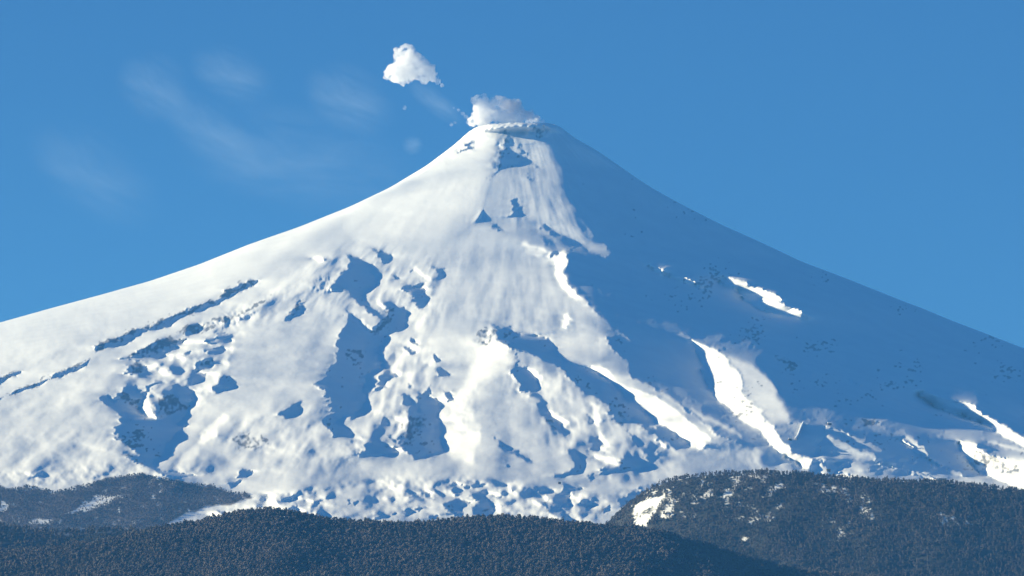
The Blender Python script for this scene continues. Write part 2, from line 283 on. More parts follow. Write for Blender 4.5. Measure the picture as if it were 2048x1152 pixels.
# ---- the bare cone ----
XC=8.0; ZTOP=300+DC*0
PRX=[0,120,145,200,286,400,530,690,850,1040,1360,1600,2000,2400,3200,4000,5000,6500,9000,14000]
PL=[0,0,8,62,132,200,262,330,388,446,545,610,705,800,990,1170,1370,1620,1950,2300]
PRt=[0,0,5,50,102,180,250,335,408,488,622,705,850,980,1200,1400,1600,1850,2150,2400]
PF=[0,0,8,48,112,190,262,355,440,530,650,735,865,990,1230,1450,1700,1980,2220,2420]
from math import pi
def smoothp(xs,ys):
    g=np.linspace(0,14000,2801); y=np.interp(g,xs,ys); k=np.exp(-.5*(np.arange(-30,31)/4.)**2); k/=k.sum()
    return g,np.convolve(np.pad(y,30,mode='edge'),k,'valid')
QL,QR,QF=smoothp(PRX,PL),smoothp(PRX,PRt),smoothp(PRX,PF)
SHIFT=None
SHEAR=.68
def z0(x,y):
    dx=x-XC; dy=y-DC-SHEAR*(.12+.88*np.clip((y-12300)/1900,0,1)**2*(3-2*np.clip((y-12300)/1900,0,1)))*150*np.log1p(np.exp(np.clip((dx-380)/150,-30,30))); r=np.hypot(dx,dy)+1e-6; c=dx/r; s=-dy/r
    side=.5+.5*np.tanh(c*2.2)
    d=QL[1][np.minimum((r/5).astype(int),2799)]*(1-(r/5)%1)+QL[1][np.minimum((r/5).astype(int)+1,2800)]*((r/5)%1)
    e=np.interp(r,*QR); f=np.interp(r,*QF); d=np.interp(r,*QL)
    w=np.clip(s,0,1)**2
    drop=(d*(1-side)+e*side)*(1-w)+f*w
    z=2842-drop
    # crags round the rim
    q=np.sin(x/7.3+1.3*np.sin(y/11.))*np.sin(y/8.1+1.7*np.sin(x/13.))+.7*np.sin(x/3.7+y/9.)*np.sin(y/4.3-x/15.)
    z=z+1.5*q*np.exp(-((r-140)/75)**2)*np.clip(1.25-.5*np.abs(c+.1),.3,1)
    # crater behind the rim
    z=z-70*np.exp(-((r/95)**4))
    if SHIFT is not None: z=z+np.interp(x/y/K,SHIFT[0],SHIFT[1])*np.exp(-(np.clip(DC+SHEAR*np.clip(x,0,None)-y,0,None)/2600)**2)+np.interp(x/y/K,SHIFT[0],SHIFT[2])*np.exp(-(np.clip(DC+SHEAR*np.clip(x,0,None)-y,0,None)/900)**2)
    return z
YS=np.concatenate([np.arange(6800,14500,25),np.arange(14500,15500,8),np.arange(15500,18200,5)]).astype(float)
def columns(Us):
    a=(Us-1024)*K; x=a[:,None]*YS[None]; z=z0(x,YS[None]+0*x)
    return z,576-((z-ZC)/YS[None]-B0)/K
def skyline(Us):
    A=pts(LEFT_SKY+[(990,247),(1029,245),(1060,246)]+RIGHT_SKY); o=np.argsort(A[:,0]); return np.interp(Us,A[o,0],A[o,1])
_us=np.arange(-300,2500,10.); SHIFT=[(_us-1024),np.zeros(len(_us)),np.zeros(len(_us))]
def _sm(e,q):
    n=int(3*q); g=np.exp(-.5*(np.arange(-n,n+1)/q)**2); g/=g.sum(); return np.convolve(np.pad(e,n,mode='edge'),g,'valid')
for _i in range(12):
    z,v=columns(_us); k=v.argmin(1); err=v.min(1)-skyline(_us); j=1 if _i<4 else 2
    w=np.exp(-(np.clip(DC+SHEAR*np.clip((_us-1024)*K*YS[k],0,None)-YS[k],0,None)/(2600 if j==1 else 900))**2)
    SHIFT[j]=SHIFT[j]+_sm(err,7. if j==1 else 2.)*K*YS[k]/np.maximum(w,.3)
# depth of the bare cone behind every bearing of the grid
def base_depth():
    T=np.zeros((NV,NU)); vs=np.zeros(NU); ks=np.zeros(NU,int)
    _,v=columns(UU); k=v.argmin(1)
    for i in range(NU):
        kk=k[i]; vs[i]=v[i,kk]; ks[i]=kk
        vm=np.minimum.accumulate(v[i,:kk+1]); vm=vm-np.arange(kk+1)*1e-6
        T[:,i]=np.interp(VV,vm[::-1],YS[:kk+1][::-1])
    return T,vs,YS[ks]
T0,VSKY,YSKY=base_depth()
A_,B_=tang(UU[None]+0*T0,VV[:,None]+0*T0)
INS=(VV[:,None]>VSKY[None]+1)
def shade(t,tu,tv):
    # normal of P=(a t, t, b t)
    pux,puy,puz=K*t+A_*tu,tu,B_*tu
    pvx,pvy,pvz=A_*tv,tv,-K*t+B_*tv
    nx=puy*pvz-puz*pvy; ny=puz*pvx-pux*pvz; nz=pux*pvy-puy*pvx
    s=-(nx*SUN[0]+ny*SUN[1]+nz*SUN[2])/np.sqrt(nx*nx+ny*ny+nz*nz)
    return s
def gradU(T): g=np.zeros_like(T); g[:,:-1]=(T[:,1:]-T[:,:-1])/DU; g[:,-1]=g[:,-2]; return g
def gradV(T): g=np.zeros_like(T); g[:-1]=(T[1:]-T[:-1])/DU; g[-1]=g[-2]; return g
def build_relief():
    shp=(NV,NU)
    tu0=np.clip(gradU(T0),-9,9); tv0=np.clip(gradV(T0),-60,-1)
    # outlines fretted by wind: mostly sideways teeth
    wu=1.5*noise(shp,1.4,1.1)+1.8*noise(shp,4,2.5)+1.0*noise(shp,12,8); wv=.5*noise(shp,2)+1.0*noise(shp,6)
    wu=wu+3.2*noise(shp,7,.8)*(.3+.7*(noise(shp,14,9)>-.3))
    tgt=np.full(shp,np.nan); W=np.zeros(shp)
    base=np.clip(shade(T0,tu0,tv0),.02,1)
    tgt=base.copy()
    dimw=np.zeros(shp)
    for s,val,P in DIM:
        m=gauss(fill(P,(wu*2,wv*2)),s/DU); tgt=tgt*(1-m)+val*m; W=np.maximum(W,m*(3 if val>.26 else .8))
    D=np.zeros(shp)
    for s,P in DARK:
        m=fill(P,(wu,wv)); m=gauss(m,s/DU*.45); D=np.maximum(D,m)
    # the ground rounds over before it drops into shade: graded on the sun side of each hollow
    sf=np.clip(.55+.45*noise(shp,16,12),.1,1); g1=np.roll(gauss(D,9,3),-6,1); g2=np.roll(gauss(D,20,7),-14,1)
    tgt=tgt*(1-.55*sf*np.clip(g1*1.5,0,1))*(1-.28*sf*np.clip(g2*1.3,0,1))
    MF=gauss(fill(DARK[MAIN][1]),2); dark=-.10+(.045+.028*np.clip((VV[:,None]-440)/80,0,1)-.012*np.exp(-((VV[:,None]-660)/45)**2)+.022*np.clip((VV[:,None]-715)/50,0,1))*MF
    LM=np.zeros(shp)
    for s,val,P in LIT: LM=np.maximum(LM,fill(P))
    up=(VV[:,None]<720); LS=np.maximum.reduce([np.roll(LM*up,(-int(.28*8*q),-8*q),(0,1)) for q in range(24)])
    LM2=np.clip(gauss(np.roll(LM,-14,1)*MF,20)*3+gauss(LS*MF,5)*1.3,0,1)*MF; dark=np.where(LM2>.02,np.minimum(dark+.05*LM2,np.maximum(dark,-.004)),dark)
    tgt=tgt*(1-D)+dark*D; W=np.maximum(W,D*4)
    for s,val,P in LIT:
        m=gauss(fill(P,(wu,wv)),s/DU*.8); tgt=tgt*(1-m)+val*m; W=np.maximum(W*(1-m),m*(1.6+5*MF))
    # texture
    rough=np.zeros(shp); amp=np.zeros(shp)
    for st,fs,P in ROUGH:
        m=gauss(fill(P,(wu*2,wv*2)),3)*st
        if len(P)==11 and fs>4: # flow channels of the lava field
            n1=noise(shp,4/DU,9/DU); n2=noise(shp,9/DU,5/DU); X2=np.arange(NU)[None]+3*n2/DU; Y2=np.arange(NV)[:,None]+3*n1/DU
            q=bil(noise(shp,2.6/DU,5.5/DU),X2,Y2); n=1.2*(1-1.5*np.abs(q))+.55*noise(shp,1.6/DU)-.3; n=n-gauss(n,20)
        else: n=noise(shp,fs*1.5/DU,fs/DU)+.6*noise(shp,fs*.6/DU)
        amp+=m*n*.18; rough=np.maximum(rough,m)
    near=np.clip((VV[:,None]-500)/500,0,1)
    fine=(.004+.008*np.clip((VV[:,None]-450)/250,0,1))*noise(shp,1.5)+.012*noise(shp,14,2.5)+.014*noise(shp,26,9)
    # folds and shallow gullies that run down from the summit
    rr_=np.hypot(UU[None]-1030,(VV[:,None]-150)*1.25); th=np.arctan2(UU[None]-1030,(VV[:,None]-150)*1.25)
    def radial(f,g): # f cells across, g along
        n=noise((400,900),1.2,1.2); return bil(n,(th+1.7)*f+2+0*rr_,rr_/g+2)
    down=np.clip((rr_-150)/500,0,1)
    fine=fine+down*(.018*radial(60,60)+.030*radial(130,34)*(.4+.6*(radial(20,90)>-.2)))+.02*down*np.clip(radial(90,12),-2,2)
    lowf=np.clip(1+.5*noise(shp,22,12),.15,1.8); amp=amp*lowf
    # ridged gullies, long down the slope and narrow across it
    gz=np.zeros(shp)
    for st,P in GULLY: gz=np.maximum(gz,st*gauss(fill(P,(wu*3,wv*3)),9))
    def ridged(f,g):
        q=radial(f,g); q2=1-1.6*np.abs(q+.4*radial(f*2.3,g*.5)); return q2-gauss(q2,14)
    fine=fine+.88*gz*(.13*ridged(75,26)+.09*ridged(150,13)+.05*ridged(260,7))
    fine=fine+.016*np.clip((VV[:,None]-420)/300,0,1)*noise(shp,6,1.4)
    tgt=tgt+(amp+fine*(.8+.6*near))*(1-.5*D)
    W=np.maximum(W,.8-.6*gauss(fill(BRIGHT_SIDE),16)+rough)
    def grads(T,tgt,sm,lo=-60):
        # sun-facing gradient that gives the wanted irradiance
        tv=np.clip(gauss(np.clip(gradV(T),lo,-.8),sm),lo,-.8); tu=gradU(T); sc_=np.clip(-tv/2.2,1,12)
        best=np.full(shp,9e9); G=tu0.copy()
        for q in np.linspace(-5.,6.,100):
            c=q*sc_; s=shade(T,c,tv); e=np.abs(s-tgt)+.004*np.abs(c-tu0)/sc_
            k=e<best; best[k]=e[k]; G[k]=c[k]
        return G
    W=W*INS
    # screened least squares: dU d = gx (W), dV d = 0 (wy), lam d
    wy=.10+.10*(1-np.clip(W,0,1))+.6*gauss(fill(DARK[MAIN][1]),4); wy=wy*INS
    edge=np.clip((VV[:,None]-VSKY[None])/14,0,1)
    lam=1.2e-5+ .5*(1-edge)**2+ (1-INS)*5
    wx=W
    def solve(wx,wy,lam,fx,d,its,fy=None):
        b=np.zeros_like(wx); b[:,:-1]-=fx[:,:-1]; b[:,1:]+=fx[:,:-1]
        if fy is not None: b[:-1]-=fy[:-1]; b[1:]+=fy[:-1]
        def Aop(d):
            o=lam*d
            e=wx[:,:-1]*(d[:,1:]-d[:,:-1]); o[:,:-1]-=e; o[:,1:]+=e
            e=wy[:-1]*(d[1:]-d[:-1]); o[:-1]-=e; o[1:]+=e
            return o
        dg=lam.copy(); dg[:,:-1]+=wx[:,:-1]; dg[:,1:]+=wx[:,:-1]; dg[:-1]+=wy[:-1]; dg[1:]+=wy[:-1]
        r=b-Aop(d); z=r/dg; p=z.copy(); rz=(r*z).sum()
        for it in range(its):
            q=Aop(p); al=rz/(p*q).sum(); d=d+al*p; r=r-al*q; z=r/dg; rn=(r*z).sum(); p=z+rn/rz*p; rz=rn
        return d
    def down(a,n): h,w=a.shape[0]//n*n,a.shape[1]//n*n; return a[:h,:w].reshape(h//n,n,w//n,n).mean((1,3))
    def coarse(d,wx,wy,lam,fx,n,its,fy=None):
        yy=(np.arange(NV)-(n-1)/2)/n; xx=(np.arange(NU)-(n-1)/2)/n; dc=down(d,n)
        dc2=solve(down(wx,n),down(wy,n),down(lam,n)*n*n,down(fx,n)*n,dc,its,None if fy is None else down(fy,n)*n)
        return d+bil(dc2-dc,xx[None]+0*yy[:,None],yy[:,None]+0*xx[None])
    # 1: the great masses
    F=gauss(fill(DARK[MAIN][1]),18/DU); tl=np.clip(shade(T0,tu0,tv0),.05,1)*(1-F)-.05*F
    wl=(.5+4*gauss(fill(DARK[MAIN][1]),10))*INS; wyl=.25*INS
    d=np.zeros(shp)
    for outer in range(4):
        g=(grads(T0+d,tl,6,-25)-tu0)*INS
        d=coarse(d,wl,wyl,lam,wl*g*DU,6,500)
    d=gauss(d,6)*edge; T1=T0+d; tu1=gradU(T1)
    # 2: ribs, gullies, cliffs
    e=np.zeros(shp); te=tgt.copy(); hard=np.zeros(shp); tv1=gradV(T1)
    for outer in range(5):
        g=(grads(T1+gauss(e,8)*.6,te,3,-40)-tu1)*INS
        wv=wy*(1-hard)+2.5*hard*INS; fy=wv*hard*np.clip(-1.7-tv1,-30,30)*DU   # no overhangs
        fx=wx*np.clip(g,-60,60)*DU
        e=coarse(e,wx,wv,lam,fx,4,300,fy)
        e=solve(wx,wv,lam,fx,e,25 if outer<4 else 180,fy)
        T=T1+e; S=shade(T,gradU(T),np.clip(gradV(T),-90,90))
        hard=np.maximum(hard*.9,np.clip(gauss((gauss(gradV(T),1.5)>-1.0)*1.,2)*1.6,0,1))*INS*(VV[:,None]>VSKY[None]+16)
        er=np.clip(gauss(tgt-S,2.5),-.25,.25); er=np.where(S<-.03,er*.5,er); er=np.where((tgt<0)&(S>-.01),er*2.2,er)
        te=np.clip(te+.5*er*INS*(1-hard),-.3,.95)
    d=d+e
    # swells in the shaded flank
    d=d+MF*edge*(5*radial(70,45)+3*radial(150,25)+7*radial(25,120))*.35
    return d,tgt
REL,TGT=build_relief()
REL=REL*np.clip((VV[:,None]-VSKY[None])/6,0,1)
# ---------- helpers ----------
COL=scene.collection
def tag(o,label=None,cat=None,group=None,kind=None):
    for k,v in (('label',label),('category',cat),('group',group),('kind',kind)):
        if v: o[k]=v
    return o
def mesh_np(name,V,F,mat,parent=None,smooth=True,attrs=None,matidx=None,link=True):
    me=bpy.data.meshes.new(name); V=np.ascontiguousarray(V,np.float32); n=F.shape[1]
    me.vertices.add(len(V)); me.vertices.foreach_set('co',V.ravel())
    me.loops.add(F.size); me.loops.foreach_set('vertex_index',np.ascontiguousarray(F,np.int32).ravel())
    me.polygons.add(len(F)); me.polygons.foreach_set('loop_start',np.arange(0,F.size,n,dtype=np.int32))
    me.polygons.foreach_set('use_smooth',np.full(len(F),smooth))
    me.materials.append(mat)
    for k,a in (attrs or {}).items():
        at=me.attributes.new(k,'FLOAT','POINT'); at.data.foreach_set('value',np.ascontiguousarray(a,np.float32).ravel())
    me.update(calc_edges=True); me.validate()
    if not link: return me
    o=bpy.data.objects.new(name,me); COL.objects.link(o)
    if parent: o.parent=parent
    return o
class MB:
    """collects plain shapes into one mesh"""
    def __init__(s): s.v=[]; s.f=[]
    def box(s,c,d,rz=0,taper=1.):
        b=len(s.v); cx,cy,cz=c; dx,dy,dz=d
        for z,t in ((-1,1),(1,taper)):
            for x,y in ((-1,-1),(1,-1),(1,1),(-1,1)):
                X,Y=x*dx/2*t,y*dy/2*t; s.v.append((cx+X*math.cos(rz)-Y*math.sin(rz),cy+X*math.sin(rz)+Y*math.cos(rz),cz+z*dz/2))
        s.f+=[[b+i for i in q] for q in ((3,2,1,0),(4,5,6,7),(0,1,5,4),(1,2,6,5),(2,3,7,6),(3,0,4,7))]
    def tube(s,pts,rs,n=8):
        b=len(s.v)
        for i,(p,r) in enumerate(zip(pts,rs)):
            p=Vector(p); q=Vector(pts[min(i+1,len(pts)-1)])-Vector(pts[max(i-1,0)]); q.normalize()
            u=q.orthogonal().normalized(); w=q.cross(u)
            for k in range(n):
                a=2*math.pi*k/n; s.v.append(tuple(p+u*r*math.cos(a)+w*r*math.sin(a)))
        for i in range(len(pts)-1):
            for k in range(n): s.f.append([b+i*n+k,b+i*n+(k+1)%n,b+(i+1)*n+(k+1)%n,b+(i+1)*n+k])
        s.f.append([b+k for k in range(n)][::-1]); s.f.append([b+(len(pts)-1)*n+k for k in range(n)])
    def poly(s,vs,fs): b=len(s.v); s.v+=vs; s.f+=[[b+i for i in f] for f in fs]
    def build(s,name,mat,parent=None):
        me=bpy.data.meshes.new(name); me.from_pydata(s.v,[],s.f); me.materials.append(mat); me.update()
        o=bpy.data.objects.new(name,me); COL.objects.link(o)
        if parent: o.parent=parent
        return o
def empty(name,loc,rz=0):
    o=bpy.data.objects.new(name,None); COL.objects.link(o); o.location=loc; o.rotation_euler=(0,0,rz); o.empty_display_size=5; return o
def new_mat(name,base,rough=.8,spec=.15):
    m=bpy.data.materials.new(name); m.use_nodes=True; p=m.node_tree.nodes['Principled BSDF']
    p.inputs['Base Color'].default_value=tuple(base)+(1,); p.inputs['Roughness'].default_value=rough; p.inputs['Specular IOR Level'].default_value=spec
    return m,m.node_tree,p
def N(nt,t,**k):
    n=nt.nodes.new(t)
    for a,b in k.items(): setattr(n,a,b)
    return n
def noise_node(nt,scale,detail=4,rough=.55,vec=None):
    n=N(nt,'ShaderNodeTexNoise'); n.inputs['Scale'].default_value=scale; n.inputs['Detail'].default_value=detail; n.inputs['Roughness'].default_value=rough
    if vec: nt.links.new(vec,n.inputs['Vector'])
    return n
def mix(nt,fac,a,b):
    m=N(nt,'ShaderNodeMix',data_type='RGBA')
    for s,v in ((m.inputs[0],fac),(m.inputs[6],a),(m.inputs[7],b)):
        if isinstance(v,(int,float)): s.default_value=v
        elif isinstance(v,tuple): s.default_value=v+(1,)
        else: nt.links.new(v,s)
    return m.outputs[2]
def ramp(nt,fac,lo,hi,a=0.,b=1.):
    m=N(nt,'ShaderNodeMapRange'); m.inputs[1].default_value=lo; m.inputs[2].default_value=hi; m.inputs[3].default_value=a; m.inputs[4].default_value=b
    nt.links.new(fac,m.inputs[0]); return m.outputs[0]
def bump(nt,p,h,dist,strength=.5):
    b=N(nt,'ShaderNodeBump'); b.inputs['Strength'].default_value=strength; b.inputs['Distance'].default_value=dist
    nt.links.new(h,b.inputs['Height']); nt.links.new(b.outputs[0],p.inputs['Normal'])
def objco(nt): return N(nt,'ShaderNodeTexCoord').outputs['Object']
# ---------- materials ----------
def terrain_material(name,wood_col,wood_col2):
    m,nt,p=new_mat(name,(.86,.88,.9),.65,.2); c=objco(nt)
    rk=N(nt,'ShaderNodeAttribute',attribute_name='rock').outputs['Fac']; wd=N(nt,'ShaderNodeAttribute',attribute_name='wood').outputs['Fac']
    n1=noise_node(nt,.05,6,.7,c).outputs['Fac']; n2=noise_node(nt,.012,4,.6,c).outputs['Fac']
    snow=mix(nt,ramp(nt,n2,.35,.65),(.84,.85,.84),(.89,.90,.88))
    rock=mix(nt,ramp(nt,n1,.3,.7),(.13,.13,.14),(.34,.34,.35))
    s1=mix(nt,rk,snow,rock)
    n3=noise_node(nt,.09,5,.7,c).outputs['Fac']
    wood=mix(nt,ramp(nt,n3,.35,.65),wood_col,wood_col2)
    nt.links.new(mix(nt,wd,s1,wood),p.inputs['Base Color'])
    mus=N(nt,'ShaderNodeMapping'); mus.inputs['Scale'].default_value=(.5,1,1); nt.links.new(c,mus.inputs['Vector'])
    h=noise_node(nt,.11,7,.62,mus.outputs[0]).outputs['Fac']; bump(nt,p,h,1.3,.5)
    return m
M_SNOW=terrain_material('snow_and_lava',(.10,.085,.08),(.17,.15,.145))
M_HILL=terrain_material('hill_floor',(.03,.034,.03),(.06,.06,.055))
# ---------- the volcano ----------
def fieldmask(items,soft,warp=5,nz=None):
    r=np.zeros((NV,NU)); w=(warp*noise((NV,NU),4),warp*.6*noise((NV,NU),4))
    for am,P in items: r=np.maximum(r,am*gauss(fill(P,w),soft))
    return r
WOOD_AREA=[(-160,972),(0,971),(15,980),(51,972),(109,984),(171,970),(222,957),(273,948),(325,957),(383,969),(427,970),(451,984),(492,986),(501,997),(470,1006),(410,1014),(365,1030),(342,1043),(320,1075),(-160,1110)]
SNOW_GAPS=[[(135,1029),(160,1012),(191,991),(219,996),(255,990),(205,1008),(170,1022)],[(58,1046),(75,1040),(103,1037),(95,1048),(70,1050)],[(0,1000),(22,1006),(12,1022),(0,1025)],[(132,975),(145,972),(140,984)]]
rockf=np.clip(fieldmask(ROCK,.8)*1.9-.55+.62*noise((NV,NU),1.3)+.3*noise((NV,NU),3),0,1); rockf=np.where(fieldmask(ROCK,1.5)>.05,rockf,0)
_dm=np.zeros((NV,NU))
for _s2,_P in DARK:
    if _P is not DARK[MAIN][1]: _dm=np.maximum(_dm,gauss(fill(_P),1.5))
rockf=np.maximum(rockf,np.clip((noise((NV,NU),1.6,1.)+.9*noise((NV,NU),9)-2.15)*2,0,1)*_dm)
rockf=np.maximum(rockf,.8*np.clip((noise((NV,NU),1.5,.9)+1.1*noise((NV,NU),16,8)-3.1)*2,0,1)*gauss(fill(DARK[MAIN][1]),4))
woodf=fieldmask([(1,WOOD_AREA)],.8,3); gapf=fieldmask([(1,g) for g in SNOW_GAPS],.6,3)
woodf=np.clip(woodf-gapf-np.clip(.5*noise((NV,NU),2.)-.55,0,1),0,1)
# the wooded ground bulges a little towards the viewer
Ucol=np.concatenate([np.arange(-3200,U0-40,60),UU[::1],np.arange(U1+40,5200,60)]).astype(float); NC=len(Ucol)
tau=np.concatenate([np.linspace(0,.02,9)[:-1]**1.0,np.linspace(.02,1,470)])
NB_,NF_=46,14
def build_volcano():
    NR=NF_+len(tau)+NB_; P=np.zeros((NR,NC,3)); RK=np.zeros((NR,NC)); WD=np.zeros((NR,NC))
    z,v=columns(Ucol); k=v.argmin(1); VB=1108.
    for i in range(NC):
        U=Ucol[i]; a=(U-1024)*K; kk=k[i]; vm=np.minimum.accumulate(v[i,:kk+1])-np.arange(kk+1)*1e-6
        top=v[i,kk]; vb=max(VB,top+200); vj=top+(vb-top)*tau; t=np.interp(vj,vm[::-1],YS[:kk+1][::-1])
        gx=(U-U0)/DU+0*vj; gy=(vj-V0)/DU; d=bil(REL,gx,gy)*min(1,max(0,(U-U0)/40),max(0,(U1-U)/40))*np.clip((vb-vj)/25,0,1)
        y=t+d; o=NF_+np.arange(len(tau))
        P[NR-1-NB_-np.arange(len(tau)),i]=np.stack([a*y,y,ZC+(B0-(vj-576)*K)*y],1)
        RK[NR-1-NB_-np.arange(len(tau)),i]=bil(rockf,gx,gy); WD[NR-1-NB_-np.arange(len(tau)),i]=bil(woodf,gx,gy) if U0<U<U1 else (vj>1010)
        yf=np.linspace(5200,t[-1],NF_+1)[:-1]; zf=z0(a*yf,yf); zf+= (P[NF_,i,2]-z0(a*t[-1],t[-1]))*np.linspace(0,1,NF_)
        P[:NF_,i]=np.stack([a*yf,yf,zf],1); WD[:NF_,i]=1
        yb=YS[kk]+np.concatenate([np.arange(4,200,14),np.geomspace(200,9000,NB_-len(np.arange(4,200,14)))]); xb=a*YS[kk]+0*yb
        P[NR-NB_:,i]=np.stack([a*yb,yb,z0(a*yb,yb)],1)
    j,i=np.meshgrid(np.arange(NR-1),np.arange(NC-1),indexing='ij'); q=(j*NC+i).ravel()
    F=np.stack([q,q+1,q+NC+1,q+NC],1)
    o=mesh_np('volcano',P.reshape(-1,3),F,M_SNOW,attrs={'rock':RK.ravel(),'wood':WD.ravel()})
    tag(o,'snow covered cone shaped volcano with dark lava ribs and shaded east flank','volcano',kind='structure'); o.name='mountain'
    return o
volcano=build_volcano()
TF=T0+REL
def on_volcano(px,py):
    U,V=brg(px,py); t=bil(TF,(U-U0)/DU,(V-V0)/DU); a,b=tang(U,V)
    return a*t,t,ZC+b*t
# ---------- foothills ----------
def ridge(name,crest,D,slope,back,relief,seed,lift,wood=None,left=None,label=None,extra=None,ysteps=150,bend=0):
    rg=np.random.default_rng(seed); C_=pts(crest); Us=np.concatenate([np.arange(-1500,-420,20.),np.arange(-420,2560,3.),np.arange(2560,4200,20.)]); Vc=np.interp(Us,C_[:,0],C_[:,1])
    a=(Us-1024)*K; b=B0-(Vc-576)*K
    dn=gauss(rg.standard_normal((3,len(Us)+200)),22,.1)[0,:len(Us)]*22
    Dc=D+bend*(Us-1024)+relief*dn*1.5
    zc=ZC+b*Dc-lift
    s=np.concatenate([-np.geomspace(2500,4,26),np.linspace(0,1,ysteps)**1.15*DEPTH[name]])
    X=np.zeros((len(s),len(Us))); Y=X.copy(); Z=X.copy()
    nz=gauss(rg.standard_normal((len(s),len(Us))),7,6); nz/=nz.std(); n2=gauss(rg.standard_normal((len(s),len(Us))),26,18); n2/=n2.std()
    for r,q in enumerate(s):
        if q<0: Y[r]=Dc-q; Z[r]=zc+q*back
        else:
            Y[r]=Dc-q; e=1-math.exp(-q/70.); Z[r]=zc-(q*slope*(.35+.65*e))+e*relief*(nz[r]*2.+n2[r]*5.)
        X[r]=a*Dc if q<0 else a*Y[r]
    return Us,s,X,Y,Z,Dc
DEPTH={'front_hill':900,'middle_hill':800,'side_hill':700}
FRONT_CREST=[(-500,1118),(-100,1106),(0,1101),(100,1095),(190,1083),(260,1067),(307,1057),(342,1050),(393,1043),(444,1030),(496,1021),(547,1017),(581,1023),(649,1036),(700,1041),(805,1046),(856,1043),(890,1040),(942,1036),(1010,1034),(1078,1037),(1130,1043),(1198,1049),(1283,1055),(1328,1063),(1375,1079),(1425,1089),(1464,1106),(1523,1119),(1581,1137),(1640,1144),(1718,1150),(1800,1160),(2100,1195),(2500,1230),(4200,1400)]
MID_CREST=[(-500,1040),(-100,1046),(0,1050),(68,1056),(137,1062),(205,1056),(256,1057),(307,1058),(400,1075),(600,1120),(2500,1400),(4200,1700)]
SIDE_CREST=[(-500,1500),(1100,1130),(1150,1095),(1200,1060),(1240,1022),(1275,993),(1300,974),(1330,960),(1370,951),(1420,946),(1480,944),(1520,941),(1600,945),(1650,950),(1700,955),(1760,958),(1850,960),(1900,962),(1960,969),(2048,980),(2200,1000),(2500,1040),(4200,1330)]
SIDE_SNOW=[(1,[(1258,1018),(1290,1000),(1335,988),(1328,1000),(1305,1030),(1292,1056),(1272,1052),(1262,1035)]),(.42,[(1318,975),(1345,960),(1380,952),(1400,952),(1375,966),(1335,978)]),(.42,[(1395,968),(1420,950),(1432,955),(1412,972)]),
 (.62,[(1448,962),(1470,950),(1482,955),(1468,985),(1455,1012),(1446,1018),(1450,990)]),(.6,[(1550,1010),(1562,1004),(1566,1018),(1552,1024)]),(.55,[(1550,950),(1570,952),(1565,975),(1552,985)]),
 (.40,[(1600,965),(1720,975),(1745,1000),(1760,1030),(1740,1045),(1700,1010),(1640,985)]),(.35,[(1640,1040),(1700,1030),(1710,1070),(1660,1085)]),(.3,[(1880,1030),(1960,1020),(1960,1050),(1890,1055)]),(.5,[(1484,1080),(1502,1070),(1496,1085)]),(.2,[(1290,960),(1480,945),(1560,950),(1600,1000),(1560,1060),(1450,1040),(1330,1040)]),(.35,[(1290,985),(1440,960),(1440,1000),(1330,1040),(1300,1030)])]
def inside(P,u,v):
    P=np.array(P,float); ins=np.zeros(u.shape,bool); n=len(P)
    for a in range(n):
        (xa,ya),(xb,yb)=P[a],P[(a+1)%n]
        if ya==yb: continue
        ins^=((ya>v)!=(yb>v))&(u<(xb-xa)*(v-ya)/(yb-ya)+xa)
    return ins
def to_px(x,y,z):
    cz=-((z-ZC)*ST+y*CT); f=-cz; yn=((z-ZC)*CT-y*ST)/f; return 1024+x/f/K,576-yn/K
hills={}
for nm,crest,D,sl,bk,rl,sd,lf,bend in (('side_hill',SIDE_CREST,9300,.62,.25,1.3,3,5.,-.25),('middle_hill',MID_CREST,8600,.34,.2,1.,5,8.,0),('front_hill',FRONT_CREST,7800,.36,.25,1.2,8,10.,0)):
    Us,s,X,Y,Z,Dc=ridge(nm,crest,D,sl,bk,rl,sd,lf,bend=bend); hills[nm]=(Us,s,X,Y,Z)
    nr,nc=X.shape; j,i=np.meshgrid(np.arange(nr-1),np.arange(nc-1),indexing='ij'); q=(j*nc+i).ravel(); F=np.stack([q,q+nc,q+nc+1,q+1],1)
    px,py=to_px(X,Y,Z); rg=np.random.default_rng(sd); wn=gauss(rg.standard_normal(X.shape),2.,2.); wn/=wn.std()
    snow=np.zeros(X.shape); wf=rg.standard_normal(X.shape)
    if nm=='side_hill':
        for am,P in SIDE_SNOW: snow=np.maximum(snow,am*inside(P,px+wn*3,py+wn*2))
        snow=np.where(snow>0,np.clip((snow-.50+.30*wn+.16*wf)*3,0,1),0); sidesnow=snow
    wood=1-snow
    o=mesh_np(nm,np.stack([X,Y,Z],2).reshape(-1,3),F,M_HILL,attrs={'rock':0*wood.ravel(),'wood':wood.ravel()})
    tag(o,kind='structure'); o.name={'side_hill':'hill','middle_hill':'hill','front_hill':'hill'}[nm]
# plain under everything
g=np.linspace(-90000,90000,61); gx,gy=np.meshgrid(g,g+60000); n=61; j,i=np.meshgrid(np.arange(n-1),np.arange(n-1),indexing='ij'); q=(j*n+i).ravel()
gd=mesh_np('ground',np.stack([gx,gy,0*gx+60],2).reshape(-1,3),np.stack([q,q+1,q+n+1,q+n],1),M_HILL,attrs={'rock':0*gx.ravel(),'wood':1+0*gx.ravel()}); tag(gd,kind='structure')
